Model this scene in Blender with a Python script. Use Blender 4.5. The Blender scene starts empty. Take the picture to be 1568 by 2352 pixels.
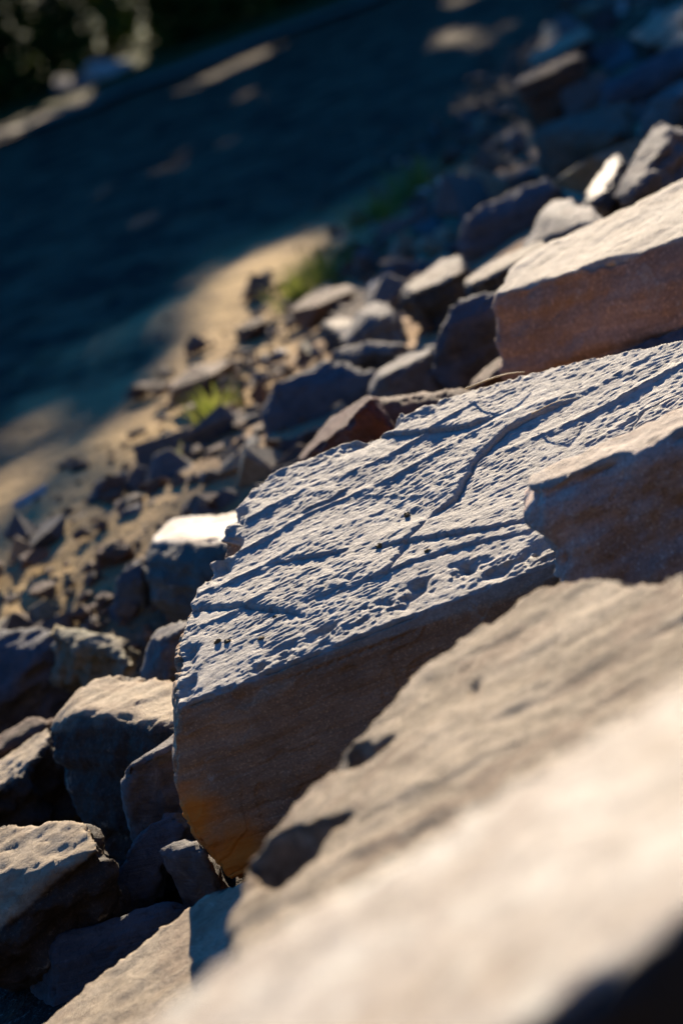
import bpy, bmesh, math, random
import numpy as np
from mathutils import Vector, Matrix

random.seed(7)
RNG = np.random.default_rng(11)
sc = bpy.context.scene
col = sc.collection
rad = math.radians

# ------------------------------------------------------------------ camera
CAM = Vector((0.0, 0.0, 1.6))
PITCH, ROLL = rad(14.5), rad(20.0)
LENS, FPX = 85.0, 85.0 / 36.0 * 2352.0
CX, CY = 784.0, 1176.0
FWD = Vector((0, math.cos(PITCH), -math.sin(PITCH)))
UP0 = Vector((0, math.sin(PITCH), math.cos(PITCH)))
RT0 = Vector((1, 0, 0))
RT = RT0 * math.cos(ROLL) - UP0 * math.sin(ROLL)
UP = RT0 * math.sin(ROLL) + UP0 * math.cos(ROLL)
cam_d = bpy.data.cameras.new('camera')
cam = bpy.data.objects.new('camera', cam_d)
col.objects.link(cam)
M = Matrix((RT, UP, -FWD)).transposed().to_4x4()
M.translation = CAM
cam.matrix_world = M
cam_d.sensor_fit = 'VERTICAL'
cam_d.sensor_height = 36.0
cam_d.sensor_width = 24.0
cam_d.lens = LENS
cam_d.clip_start = 0.05
cam_d.clip_end = 2000
cam_d.dof.use_dof = True
cam_d.dof.focus_distance = 4.45
cam_d.dof.aperture_fstop = 2.2
sc.camera = cam

# ------------------------------------------------------------------ sky, sun, exposure
SUN_AZ, SUN_EL = rad(6.0), rad(22.0)
S = Vector((math.sin(SUN_AZ) * math.cos(SUN_EL), math.cos(SUN_AZ) * math.cos(SUN_EL), math.sin(SUN_EL)))
w = bpy.data.worlds.new('World')
sc.world = w
w.use_nodes = True
nt = w.node_tree
bg = nt.nodes['Background']
sky = nt.nodes.new('ShaderNodeTexSky')
sky.sky_type = 'NISHITA'
sky.sun_disc = False
sky.sun_elevation = SUN_EL
sky.sun_rotation = SUN_AZ
sky.air_density = 0.7
sky.dust_density = 0.0
sky.ozone_density = 10.0
tint = nt.nodes.new('ShaderNodeMix')
tint.data_type = 'RGBA'
tint.blend_type = 'MULTIPLY'
tint.inputs[0].default_value = 1.0
tint.inputs[7].default_value = (0.20, 1.08, 1.25, 1)      # clear, deep blue sky
nt.links.new(sky.outputs[0], tint.inputs[6])
nt.links.new(tint.outputs[2], bg.inputs[0])
bg.inputs[1].default_value = 0.072
sun_d = bpy.data.lights.new('sun', 'SUN')
sun_d.energy = 5.0
sun_d.angle = rad(0.53)
sun_d.color = (1.0, 0.84, 0.635)
sun = bpy.data.objects.new('sun', sun_d)
col.objects.link(sun)
sun.rotation_euler = S.to_track_quat('Z', 'Y').to_euler()
sun.location = (0, 0, 30)
sc.view_settings.view_transform = 'Standard'
sc.view_settings.look = 'None'
sc.view_settings.exposure = 1.15
sc.view_settings.gamma = 1.0
sc.cycles.use_denoising = True
sc.cycles.max_bounces = 6

# ------------------------------------------------------------------ helpers
def ray(x, y):
    return FWD + RT * ((x - CX) / FPX) + UP * ((CY - y) / FPX)

def P(x, y, d):
    return CAM + ray(x, y) * d

def on_plane(x, y, q, n):
    r = ray(x, y)
    return CAM + r * ((q - CAM).dot(n) / r.dot(n))

def toe(x, y):                                   # metres up-slope of the foot of the rubble
    return 0.948 * (x + 1.0) - 0.318 * (y - 6.6)

def ground_z(x, y):
    t = toe(x, y)
    a = np.clip(t - 0.2, 0, 40)
    k = np.clip((7.0 - y) / 1.6, 0, 1)
    bounce_bank = np.clip(-y - 1.6, 0, 12) * 1.05  # unseen bank added behind camera to cut low sky and bounce warm light
    return 0.17 * a - 0.0016 * a * a - 0.28 * k * k * (3 - 2 * k) + bounce_bank

def on_ground(x, y, h=0.0):
    r = ray(x, y)
    d = 2.0
    for _ in range(60):
        p = CAM + r * d
        e = p.z - float(ground_z(p.x, p.y)) - h
        d += e / max(0.05, -r.z) * 0.7
        d = min(max(d, 0.5), 90)
    return CAM + r * d

_pt = RNG.permutation(256)
_pt = np.concatenate([_pt, _pt, _pt])
_g = RNG.normal(size=(256, 3))
_g /= np.linalg.norm(_g, axis=1)[:, None]

def perlin(p):
    p = np.asarray(p, dtype=np.float64)
    i = np.floor(p).astype(np.int64)
    f = p - i
    i &= 255
    u = f * f * f * (f * (f * 6 - 15) + 10)
    out = 0
    for dx in (0, 1):
        wx = u[:, 0] if dx else 1 - u[:, 0]
        hx = _pt[(i[:, 0] + dx) & 255]
        for dy in (0, 1):
            wy = u[:, 1] if dy else 1 - u[:, 1]
            hy = _pt[hx + ((i[:, 1] + dy) & 255)]
            for dz in (0, 1):
                wz = u[:, 2] if dz else 1 - u[:, 2]
                g = _g[_pt[hy + ((i[:, 2] + dz) & 255)] & 255]
                dot = g[:, 0] * (f[:, 0] - dx) + g[:, 1] * (f[:, 1] - dy) + g[:, 2] * (f[:, 2] - dz)
                out = out + wx * wy * wz * dot
    return out

def fbm(p, octaves=4, gain=0.5):
    a, s, t = 1.0, 1.0, 0
    for k in range(octaves):
        t = t + a * perlin(p * s + 17.3 * k)
        a *= gain
        s *= 2.03
    return t

def tag(o, label=None, cat=None, group=None, kind=None):
    for k, v in (('label', label), ('category', cat), ('group', group), ('kind', kind)):
        if v:
            o[k] = v
    return o

# ------------------------------------------------------------------ materials
def nodes_of(m):
    m.use_nodes = True
    t = m.node_tree
    return t, t.nodes, t.links, t.nodes['Principled BSDF']

def ramp(n, stops, interp='LINEAR'):
    r = n.new('ShaderNodeValToRGB')
    e = r.color_ramp.elements
    r.color_ramp.interpolation = interp
    while len(e) < len(stops):
        e.new(0.5)
    for k, (p, c) in enumerate(stops):
        e[k].position = p
        e[k].color = (*c, 1) if len(c) == 3 else c
    return r

def noise(n, l, vec, scale, detail=4, rough=0.6, dist=0.0):
    t = n.new('ShaderNodeTexNoise')
    t.inputs['Scale'].default_value = scale
    t.inputs['Detail'].default_value = detail
    t.inputs['Roughness'].default_value = rough
    t.inputs['Distortion'].default_value = dist
    l.new(vec, t.inputs['Vector'])
    return t.outputs['Fac']

def mix(n, l, fac, a, b, mode='MIX'):
    m = n.new('ShaderNodeMix')
    m.data_type = 'RGBA'
    m.blend_type = mode
    for sock, v in ((m.inputs[0], fac), (m.inputs[6], a), (m.inputs[7], b)):
        if hasattr(v, 'is_output'):
            l.new(v, sock)
        elif isinstance(v, tuple):
            sock.default_value = (*v, 1)
        else:
            sock.default_value = v
    return m.outputs[2]

def rock_material(name, pale, dark, rust=(0.22, 0.10, 0.045), bed=(0, 0, 1), rust_amt=0.5, bump=0.75, gloss=0.78, fine=1.0, skin_shading=None):
    m = bpy.data.materials.new(name)
    t, n, l, b = nodes_of(m)
    tc = n.new('ShaderNodeTexCoord')
    mp = n.new('ShaderNodeMapping')
    mp.inputs['Rotation'].default_value = Vector(bed).normalized().rotation_difference(Vector((0, 0, 1))).to_euler()
    l.new(tc.outputs['Object'], mp.inputs['Vector'])
    st = n.new('ShaderNodeMapping')
    st.inputs['Scale'].default_value = (1.2, 1.2, 22)
    l.new(mp.outputs[0], st.inputs['Vector'])
    big = noise(n, l, mp.outputs[0], 5.0 * fine, 5, 0.65, 0.4)
    lay = noise(n, l, st.outputs[0], 2.6 * fine, 5, 0.65, 0.6)
    spk = noise(n, l, mp.outputs[0], 140 * fine, 2, 0.7)
    c = mix(n, l, ramp_fac(n, l, big, 0.32, 0.68), dark, pale)
    c = mix(n, l, ramp_fac(n, l, lay, 0.48, 0.66, rust_amt), c, rust)
    c = mix(n, l, ramp_fac(n, l, lay, 0.44, 0.28, 0.35), c, tuple(min(1, v * 1.25) for v in pale))
    mot = noise(n, l, mp.outputs[0], 26 * fine, 5, 0.75, 0.8)
    c = mix(n, l, ramp_fac(n, l, mot, 0.50, 0.66, 0.6), c, tuple(v * 0.55 for v in dark))
    c = mix(n, l, ramp_fac(n, l, mot, 0.48, 0.34, 0.5), c, tuple(min(0.85, v * 1.3) for v in pale))
    c = mix(n, l, ramp_fac(n, l, spk, 0.58, 0.75, 0.45), c, tuple(v * 0.45 for v in dark))
    if skin_shading:                                     # weathered bedding tops; broken sides iron brown, with shade and bounce painted in
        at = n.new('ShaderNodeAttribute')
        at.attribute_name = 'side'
        c2 = mix(n, l, ramp_fac(n, l, big, 0.3, 0.7), tuple(v * 0.6 for v in skin_shading), skin_shading)
        c2 = mix(n, l, ramp_fac(n, l, lay, 0.45, 0.66, 0.5), c2, tuple(v * 0.5 for v in skin_shading))
        c2 = mix(n, l, ramp_fac(n, l, spk, 0.52, 0.70, 0.6), c2, tuple(v * 0.4 for v in skin_shading))
        c2 = mix(n, l, ramp_fac(n, l, spk, 0.44, 0.30, 0.5), c2, tuple(min(1, v * 1.9) for v in skin_shading))
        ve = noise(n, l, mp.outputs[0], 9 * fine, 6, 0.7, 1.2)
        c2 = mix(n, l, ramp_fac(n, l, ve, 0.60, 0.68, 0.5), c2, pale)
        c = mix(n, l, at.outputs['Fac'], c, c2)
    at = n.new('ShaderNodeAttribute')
    at.attribute_name = 'stain_glow'
    c = mix(n, l, at.outputs['Fac'], c, (0.95, 0.31, 0.03))  # ochre patch, brightened to carry the glow of bounced sunlight
    l.new(c, b.inputs['Base Color'])
    b.inputs['Roughness'].default_value = gloss
    b.inputs['Specular IOR Level'].default_value = 0.35
    n1 = noise(n, l, mp.outputs[0], 90 * fine, 7, 0.8)
    n2 = noise(n, l, st.outputs[0], 9 * fine, 3, 0.6)
    ad = n.new('ShaderNodeMath')
    ad.operation = 'MULTIPLY_ADD'
    l.new(n2, ad.inputs[0])
    ad.inputs[1].default_value = 0.6
    l.new(n1, ad.inputs[2])
    bp = n.new('ShaderNodeBump')
    bp.inputs['Strength'].default_value = bump
    bp.inputs['Distance'].default_value = 0.010
    l.new(ad.outputs[0], bp.inputs['Height'])
    l.new(bp.outputs[0], b.inputs['Normal'])
    return m

def ramp_fac(n, l, fac, lo, hi, amt=1.0):
    r = n.new('ShaderNodeMapRange')
    l.new(fac, r.inputs[0])
    r.inputs[1].default_value = lo
    r.inputs[2].default_value = hi
    r.inputs[3].default_value = 0.0
    r.inputs[4].default_value = amt
    r.interpolation_type = 'SMOOTHSTEP'
    return r.outputs[0]

TAN = (0.50, 0.42, 0.31)
BROWN = (0.58, 0.36, 0.205)
BED = Vector((-0.10, -0.215, 1.0)).normalized()
MAT = {
    'main':  rock_material('rippled_sandstone', (0.55, 0.50, 0.41), (0.43, 0.395, 0.33), bed=BED, rust_amt=0.10, bump=0.6, fine=1.6, gloss=0.72, skin_shading=BROWN),
    'tan':   rock_material('tan_sandstone', (0.55, 0.44, 0.29), (0.38, 0.28, 0.165), bed=(-0.1, -0.1, 1), rust_amt=0.35, skin_shading=(0.085, 0.066, 0.05)),  # dark sides carry the shade of the fronts
    'rusty': rock_material('tan_sandstone_rusty', (0.56, 0.49, 0.38), (0.45, 0.37, 0.27), bed=(-0.1, -0.1, 1), rust_amt=0.2, skin_shading=(0.56, 0.35, 0.225)),
    'ochre': rock_material('ochre_sandstone', (0.62, 0.49, 0.33), (0.27, 0.19, 0.105), bed=(-0.1, -0.1, 1), rust_amt=0.5, bump=1.0, fine=1.5, skin_shading=(0.16, 0.12, 0.085)),
    'pale':  rock_material('pale_sandstone', (0.72, 0.65, 0.54), (0.42, 0.315, 0.215), bed=(-0.1, -0.05, 1), rust_amt=0.3, gloss=0.62, fine=0.6, skin_shading=(0.07, 0.06, 0.05)),  # near-black sides: shade of the hollow put into the colour
    'layer': rock_material('layered_sandstone', (0.62, 0.51, 0.39), (0.50, 0.38, 0.27), bed=(-0.12, -0.12, 1), rust=(0.22, 0.09, 0.045), rust_amt=0.25, skin_shading=(0.80, 0.58, 0.45)),  # sides lightened to stand for bounced sunlight
    'cream': rock_material('cream_stone', (0.48, 0.41, 0.31), (0.34, 0.28, 0.20), bed=(-0.1, -0.05, 1), rust_amt=0.25, skin_shading=(0.08, 0.07, 0.06)),
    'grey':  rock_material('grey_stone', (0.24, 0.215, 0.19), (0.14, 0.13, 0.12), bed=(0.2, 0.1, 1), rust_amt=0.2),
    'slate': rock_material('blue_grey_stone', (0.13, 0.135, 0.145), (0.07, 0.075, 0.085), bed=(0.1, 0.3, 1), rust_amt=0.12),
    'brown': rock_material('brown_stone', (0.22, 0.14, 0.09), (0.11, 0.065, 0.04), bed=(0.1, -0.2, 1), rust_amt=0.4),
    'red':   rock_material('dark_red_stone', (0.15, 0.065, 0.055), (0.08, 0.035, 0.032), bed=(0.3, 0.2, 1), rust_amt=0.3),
    'moss':  rock_material('lichen_stone', (0.40, 0.35, 0.24), (0.20, 0.19, 0.11), bed=(0.3, 0.2, 1), rust_amt=0.3),
}

def soil_material():
    m = bpy.data.materials.new('sandy_soil')
    t, n, l, b = nodes_of(m)
    tc = n.new('ShaderNodeTexCoord')
    v = tc.outputs['Object']
    big = noise(n, l, v, 0.9, 6, 0.65, 0.5)
    mid = noise(n, l, v, 7, 5, 0.7)
    spk = noise(n, l, v, 45, 4, 0.7)
    dt = n.new('ShaderNodeVectorMath')
    dt.operation = 'DOT_PRODUCT'
    l.new(v, dt.inputs[0])
    dt.inputs[1].default_value = (0.948, -0.318, 0)
    wob = n.new('ShaderNodeMath')
    wob.operation = 'MULTIPLY_ADD'
    l.new(big, wob.inputs[0])
    wob.inputs[1].default_value = 2.4
    l.new(dt.outputs['Value'], wob.inputs[2])
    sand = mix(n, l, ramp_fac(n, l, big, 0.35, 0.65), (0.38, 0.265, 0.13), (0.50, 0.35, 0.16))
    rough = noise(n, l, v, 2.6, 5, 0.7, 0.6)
    shade_loam = mix(n, l, ramp_fac(n, l, rough, 0.36, 0.66), (0.018, 0.015, 0.011), (0.15, 0.108, 0.062))  # dark soil, deepened so its colour adds to the tree shade
    c = mix(n, l, ramp_fac(n, l, wob.outputs[0], -3.0, -2.4), shade_loam, sand)
    c = mix(n, l, ramp_fac(n, l, wob.outputs[0], -1.6, -1.0), c, (0.38, 0.26, 0.155))  # upper slope and the added bank, tan for warm bounce
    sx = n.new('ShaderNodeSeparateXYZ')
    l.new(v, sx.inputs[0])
    c = mix(n, l, ramp_fac(n, l, sx.outputs['Y'], 6.6, 5.8), c, (0.035, 0.03, 0.025))  # shade of the gaps between near rocks put into the ground colour
    c = mix(n, l, ramp_fac(n, l, sx.outputs['Y'], 11.0, 12.5), c, shade_loam)
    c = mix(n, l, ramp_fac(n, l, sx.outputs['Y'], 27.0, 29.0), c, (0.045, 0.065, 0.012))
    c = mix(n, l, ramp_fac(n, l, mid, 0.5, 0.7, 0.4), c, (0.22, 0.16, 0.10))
    c = mix(n, l, ramp_fac(n, l, spk, 0.55, 0.75, 0.6), c, (0.34, 0.32, 0.29))
    l.new(c, b.inputs['Base Color'])
    b.inputs['Roughness'].default_value = 0.95
    b.inputs['Specular IOR Level'].default_value = 0.1
    bp = n.new('ShaderNodeBump')
    bp.inputs['Strength'].default_value = 0.8
    bp.inputs['Distance'].default_value = 0.08
    l.new(mid, bp.inputs['Height'])
    l.new(bp.outputs[0], b.inputs['Normal'])
    return m

def simple_material(name, a, bcol, scale=8, rough=0.8, trans=0.0, spec=0.3):
    m = bpy.data.materials.new(name)
    t, n, l, b = nodes_of(m)
    tc = n.new('ShaderNodeTexCoord')
    f = noise(n, l, tc.outputs['Object'], scale, 4, 0.65)
    c = mix(n, l, ramp_fac(n, l, f, 0.35, 0.65), a, bcol)
    l.new(c, b.inputs['Base Color'])
    b.inputs['Roughness'].default_value = rough
    b.inputs['Specular IOR Level'].default_value = spec
    if trans:
        tr = n.new('ShaderNodeBsdfTranslucent')
        l.new(c, tr.inputs['Color'])
        ms = n.new('ShaderNodeMixShader')
        ms.inputs[0].default_value = trans
        l.new(b.outputs[0], ms.inputs[1])
        l.new(tr.outputs[0], ms.inputs[2])
        l.new(ms.outputs[0], n['Material Output'].inputs['Surface'])
    return m

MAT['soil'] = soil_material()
MAT['path'] = simple_material('pale_track', (0.12, 0.095, 0.065), (0.24, 0.20, 0.145), 3, 0.9)
MAT['leaf'] = simple_material('tree_leaf', (0.035, 0.060, 0.010), (0.07, 0.095, 0.014), 1.5, 0.85, 0.22, 0.1)
MAT['blade'] = simple_material('grass_blade', (0.16, 0.20, 0.03), (0.30, 0.30, 0.07), 12, 0.6, 0.5)
MAT['straw'] = simple_material('dry_straw', (0.55, 0.40, 0.18), (0.62, 0.50, 0.28), 30, 0.5, 0.3)
MAT['bark'] = simple_material('bark', (0.05, 0.04, 0.03), (0.10, 0.08, 0.06), 12, 0.9)
MAT['clod'] = simple_material('dirt', (0.10, 0.07, 0.03), (0.20, 0.14, 0.06), 120, 0.9)

# ------------------------------------------------------------------ ground
def grid_axis(stops):
    out = []
    for a, b, s in stops:
        out += list(np.arange(a, b, s))
    return np.array(out + [stops[-1][1]])

def make_ground():
    xs = grid_axis([(-400, -60, 40), (-60, -12, 4), (-12, -4, 0.5), (-4, 5, 0.09), (5, 14, 0.5), (14, 60, 4), (60, 400, 40)])
    ys = grid_axis([(-60, -4, 4), (-4, 3, 0.4), (3, 16, 0.09), (16, 34, 0.3), (34, 80, 3), (80, 900, 60)])
    X, Y = np.meshgrid(xs, ys)
    x, y = X.ravel(), Y.ravel()
    z = ground_z(x, y)
    pp = np.stack([x, y, 0 * x], 1)
    near = np.clip((40 - y) / 20, 0, 1)
    z = z + near * (0.05 * fbm(pp * 0.8, 3) + 0.022 * fbm(pp * 4.0, 3))
    nx, ny = len(xs), len(ys)
    idx = np.arange(nx * ny).reshape(ny, nx)
    f = np.stack([idx[:-1, :-1], idx[:-1, 1:], idx[1:, 1:], idx[1:, :-1]], -1).reshape(-1, 4)
    me = bpy.data.meshes.new('ground')
    me.from_pydata(np.stack([x, y, z], 1).tolist(), [], f.tolist())
    me.polygons.foreach_set('use_smooth', np.ones(len(f), dtype=bool))
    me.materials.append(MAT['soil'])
    o = bpy.data.objects.new('ground', me)
    col.objects.link(o)
    tag(o, kind='structure')
make_ground()

def make_path():
    vs, fs = [], []
    xs = np.arange(-16, 12.1, 0.5)
    for i, x in enumerate(xs):
        yc = 25.6 + 0.05 * x + 0.25 * math.sin(x * 0.7)
        for y in (yc - 0.55 + random.uniform(-.15, .15), yc - 0.2, yc + 0.2, yc + 0.55 + random.uniform(-.15, .15)):
            vs.append((x, y, float(ground_z(x, y)) + 0.06 + random.uniform(-.008, .008)))
        if i:
            for k in range(3):
                a = (i - 1) * 4 + k
                fs.append((a, a + 4, a + 5, a + 1))
    me = bpy.data.meshes.new('path')
    me.from_pydata(vs, [], fs)
    me.materials.append(MAT['path'])
    o = bpy.data.objects.new('path', me)
    col.objects.link(o)
    tag(o, kind='structure')
make_path()

# ------------------------------------------------------------------ rock builder
def hull_mesh(pts):
    bm = bmesh.new()
    for p in pts:
        bm.verts.new(p)
    r = bmesh.ops.convex_hull(bm, input=bm.verts)
    dead = [g for g in r['geom_interior'] if isinstance(g, bmesh.types.BMVert)]
    dead += [g for g in r['geom_unused'] if isinstance(g, bmesh.types.BMVert)]
    bmesh.ops.delete(bm, geom=list(set(dead)), context='VERTS')
    bmesh.ops.recalc_face_normals(bm, faces=bm.faces)
    return bm

def chop(bm, n_cuts, depth, rng):
    for _ in range(n_cuts):
        d = Vector(rng.normal(size=3)).normalized()
        far = max(v.co.dot(d) for v in bm.verts)
        q = d * (far - depth * rng.uniform(0.4, 1.0))
        g = bmesh.ops.bisect_plane(bm, geom=list(bm.verts) + list(bm.edges) + list(bm.faces), plane_co=q, plane_no=d, clear_outer=True)
        ed = [e for e in g['geom_cut'] if isinstance(e, bmesh.types.BMEdge)]
        if ed:
            bmesh.ops.contextual_create(bm, geom=ed)
    return bm

def voxel(bm, size):
    me = bpy.data.meshes.new('tmp')
    bmesh.ops.triangulate(bm, faces=bm.faces)
    bm.to_mesh(me)
    bm.free()
    o = bpy.data.objects.new('tmp', me)
    col.objects.link(o)
    md = o.modifiers.new('r', 'REMESH')
    md.mode = 'VOXEL'
    md.voxel_size = size
    dg = bpy.context.evaluated_depsgraph_get()
    out = bpy.data.meshes.new_from_object(o.evaluated_get(dg))
    bpy.data.objects.remove(o)
    bpy.data.meshes.remove(me)
    return out

def get_co(me):
    a = np.empty(len(me.vertices) * 3)
    me.vertices.foreach_get('co', a)
    return a.reshape(-1, 3)

def get_no(me):
    me.update()
    a = np.empty(len(me.vertices) * 3, dtype=np.float32)
    me.vertex_normals.foreach_get('vector', a)
    return a.reshape(-1, 3).astype(np.float64)

def set_co(me, co):
    me.vertices.foreach_set('co', co.ravel())
    me.update()

def smooth(me, co, it):
    e = np.empty(len(me.edges) * 2, dtype=np.int64)
    me.edges.foreach_get('vertices', e)
    a, b = e[0::2], e[1::2]
    n = len(co)
    deg = np.bincount(a, minlength=n) + np.bincount(b, minlength=n)
    for _ in range(it):
        s = np.stack([np.bincount(a, co[b, k], n) + np.bincount(b, co[a, k], n) for k in range(3)], 1)
        co = co * 0.35 + 0.65 * s / np.maximum(deg, 1)[:, None]
    return co

def set_attr(me, name, v):
    at = me.attributes.new(name, 'FLOAT', 'POINT')
    at.data.foreach_set('value', v.astype(np.float32))

def finish(name, me, mat, label, cat, group=None):
    """Recentre on the base of the rock and link it."""
    co = get_co(me)
    c = co.mean(0)
    c[2] = co[:, 2].min()
    set_co(me, co - c)
    me.polygons.foreach_set('use_smooth', np.ones(len(me.polygons), dtype=bool))
    me.materials.clear()
    me.materials.append(MAT[mat])
    me.name = name
    o = bpy.data.objects.new(name, me)
    o.location = c
    col.objects.link(o)
    tag(o, label, cat, group)
    return o

HAND = []
def rock(name, label, top, anchor, n, low, back=0.35, vox=0.02, mat='tan', amp=0.02, ridge=0.012, chops=2, chop_d=0.06,
         rounding=1, bites=(), sculpt=None, stain_glow=None, cat='rock', shrink=0.75, seed=0, bed=None, lowk=1.03, auto=0.02, streak=0.0022, dents=()):
    """top: outline of the upper face in photo units, laid on the plane through anchor with normal n; low: points of the sides (x, y, depth)."""
    rng = np.random.default_rng(seed + len(label) * 7)
    n = Vector(n).normalized()
    q = P(*anchor)
    T = [on_plane(x, y, q, n) for x, y in top]
    tops = [(x, y, (p - CAM).dot(FWD)) for (x, y), p in zip(top, T)]
    L = []
    for x, y, d in low:
        tx, ty, td = min(tops, key=lambda t: (t[0] - x) ** 2 + (t[1] - y) ** 2)
        if d is None:
            d = td * (1 + auto * math.hypot(tx - x, ty - y) / 400)
        elif d < 0:
            d = -d * td
        else:
            d = d * lowk
        L.append(P(x, y, d))
    vis = T + L
    c = sum(vis, Vector()) / len(vis)
    hid = []
    away = (FWD - n * 0.25).normalized()
    for p in T:
        hid.append(p - n * back)
    for p in L:
        hid.append(c + (p - c) * shrink + away * back - n * 0.1 * back)
    hid = [c + (p - c) * shrink - n * 0.05 for p in hid[:len(T)]] + hid[len(T):]
    bm = hull_mesh(vis + hid)
    chop(bm, chops, chop_d, rng)
    me = voxel(bm, vox if vox < 0.01 else max(0.0075, 0.55 * vox))
    co = smooth(me, get_co(me), rounding)
    set_co(me, co)
    no = get_no(me)
    b = np.array(Vector(bed or n).normalized())
    off = rng.uniform(-50, 50, 3)
    h = co @ b
    up = no @ b
    f0 = 1.0 / max(0.25, np.ptp(co, 0).max())
    amp = amp * 0.7
    d = 0.6 * amp * fbm((co + off) * (2.6 * f0), 2)
    d += amp * 0.35 * np.abs(fbm((co + off) * (8 * f0), 3))
    g1 = np.array(Vector((1, .35 + .5 * rng.normal(), 0)).cross(n).cross(n).normalized())
    g2 = np.cross(g1, np.array(n))
    pu, pv = co @ g1 + off[0], co @ g2 + off[1]
    upw = np.clip((up - 0.4) / 0.4, 0, 1)
    wv = 0.4 * fbm((co + off) * 6, 2)
    d += streak * upw * (perlin(np.stack([pu * 5, pv * 42 + wv * 3, h * 20], 1)) + 0.6 * perlin(np.stack([pu * 14, pv * 95 + wv * 5, h * 20 + 5], 1)))
    te = perlin(np.stack([pu * 2.2, pv * 9 + wv, 0 * h + off[2]], 1))
    d += 0.9 * streak * upw * np.tanh(te * 14)
    lay = perlin(np.stack([h * 28 + 0.9 * fbm((co + off) * 3 * f0, 2), (co @ np.array([1, .3, 0])) * 2 * f0, 0 * h + off[0]], 1))
    d += ridge * np.sign(lay) * np.abs(lay) ** 0.6 * np.clip(1 - np.abs(up), 0, 1) ** 0.7
    lay2 = perlin(np.stack([h * 75 + 1.2 * fbm((co + off) * 5 * f0, 2), (co @ np.array([1, .3, 0])) * 5, 0 * h + off[1]], 1))
    d += 0.22 * ridge * np.sign(lay2) * np.abs(lay2) ** 0.5 * np.clip(1 - np.abs(up), 0, 1)
    d += 0.35 * ridge * fbm((co + off) * 30, 3)
    st = fbm((co + off) * (5.0 * f0) + 3.1, 3)
    d += 1.6 * ridge * (np.floor(st * 7 + 0.25 * lay) / 3.0) * np.clip(1 - np.abs(up) * 1.3, 0, 1)
    sm = smooth(me, co, 14)
    edge = np.linalg.norm(sm - co, axis=1)
    edge = np.clip((edge / (np.percentile(edge, 98) + 1e-9) - 0.4) / 0.6, 0, 1)
    size = np.ptp(co, 0).max()
    cn = fbm((co + off) * (9 / max(size, .25)), 3)
    d -= edge * min(0.03, 0.05 * size) * np.clip(cn * 2.2 + 0.1, 0, 1)
    d -= edge * 0.004 * np.clip(fbm((co + off) * 40, 2) * 2, -0.3, 1)
    co2 = co + no * d[:, None]
    if sculpt:
        co2 = sculpt(co2, no, up)
    for poly, hh in dents:
        q2 = np.array(q)
        a1 = np.array((on_plane(poly[1][0], poly[1][1], q, n) - on_plane(poly[0][0], poly[0][1], q, n)).normalized())
        a2 = np.cross(np.array(n), a1)
        pl = [np.array([(np.array(on_plane(x, y, q, n)) - q2) @ a1, (np.array(on_plane(x, y, q, n)) - q2) @ a2]) for x, y in poly]
        uv = np.stack([(co - q2) @ a1, (co - q2) @ a2], 1) + 0.008 * np.stack([fbm(co * 14, 2), fbm(co * 14 + 9, 2)], 1)
        ins = np.zeros(len(co), dtype=bool)
        j = len(pl) - 1
        for i in range(len(pl)):
            (xi, yi), (xj, yj) = pl[i], pl[j]
            c1 = (yi > uv[:, 1]) != (yj > uv[:, 1])
            ins ^= c1 & (uv[:, 0] < (xj - xi) * (uv[:, 1] - yi) / (yj - yi + 1e-12) + xi)
            j = i
        mk = smooth(me, np.repeat((ins & (up > 0.2)).astype(float)[:, None], 3, 1), 1)[:, 0]
        co2 = co2 - np.array(n)[None, :] * (hh * mk)[:, None]
    cen = co.mean(0)
    for (x, y, dd, r) in bites:
        bc = np.array(P(x, y, dd)) if dd else np.array(on_plane(x, y, q, n))
        v = co2 - bc
        dist = np.linalg.norm(v, axis=1) + 0.18 * r * fbm(co * 25, 2)
        inside = dist < r
        dirn = cen - bc
        dirn /= np.linalg.norm(dirn)
        t = -(v @ dirn) + np.sqrt(np.maximum(0, (v @ dirn) ** 2 + r * r - (v * v).sum(1)))
        co2 = np.where(inside[:, None], co2 + dirn * t[:, None] * 0.9, co2)
    set_co(me, co2)
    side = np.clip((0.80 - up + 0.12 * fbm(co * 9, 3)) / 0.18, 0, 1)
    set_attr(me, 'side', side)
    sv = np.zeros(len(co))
    if stain_glow:
        for (x, y, dd, r) in stain_glow:
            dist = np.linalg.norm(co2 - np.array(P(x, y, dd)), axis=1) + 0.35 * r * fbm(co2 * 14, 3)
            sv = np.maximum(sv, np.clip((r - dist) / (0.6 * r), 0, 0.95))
    set_attr(me, 'stain_glow', sv)
    HAND.append((co2.mean(0), 0.5 * np.ptp(co2, 0)[:2].max()))
    return finish(name, me, mat, label, cat)

# ------------------------------------------------------------------ the rippled boulder in focus
MN = Vector((-0.10, -0.215, 1.0)).normalized()
MA = (850, 1250, 4.5)
MQ = P(*MA)
E1 = (on_plane(1150, 1090, MQ, MN) - on_plane(500, 1400, MQ, MN)).normalized()
E2 = MN.cross(E1).normalized()
def loc2(x, y):
    p = on_plane(x, y, MQ, MN) - MQ
    return np.array([p.dot(E1), p.dot(E2)])

def poly_dist(pts, uv):
    best = np.full(len(uv), 1e9)
    sgn = np.zeros(len(uv))
    tt = np.zeros(len(uv))
    m = len(pts) - 1
    for i in range(m):
        a, b = pts[i], pts[i + 1]
        ab = b - a
        t = np.clip(((uv - a) @ ab) / (ab @ ab), 0, 1)
        dv = uv - (a + t[:, None] * ab)
        dd = np.linalg.norm(dv, axis=1)
        s = np.sign(ab[0] * (uv[:, 1] - a[1]) - ab[1] * (uv[:, 0] - a[0]))
        k = dd < best
        best[k] = dd[k]
        sgn[k] = s[k]
        tt[k] = (i + t[k]) / m
    return best, sgn, tt

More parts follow.
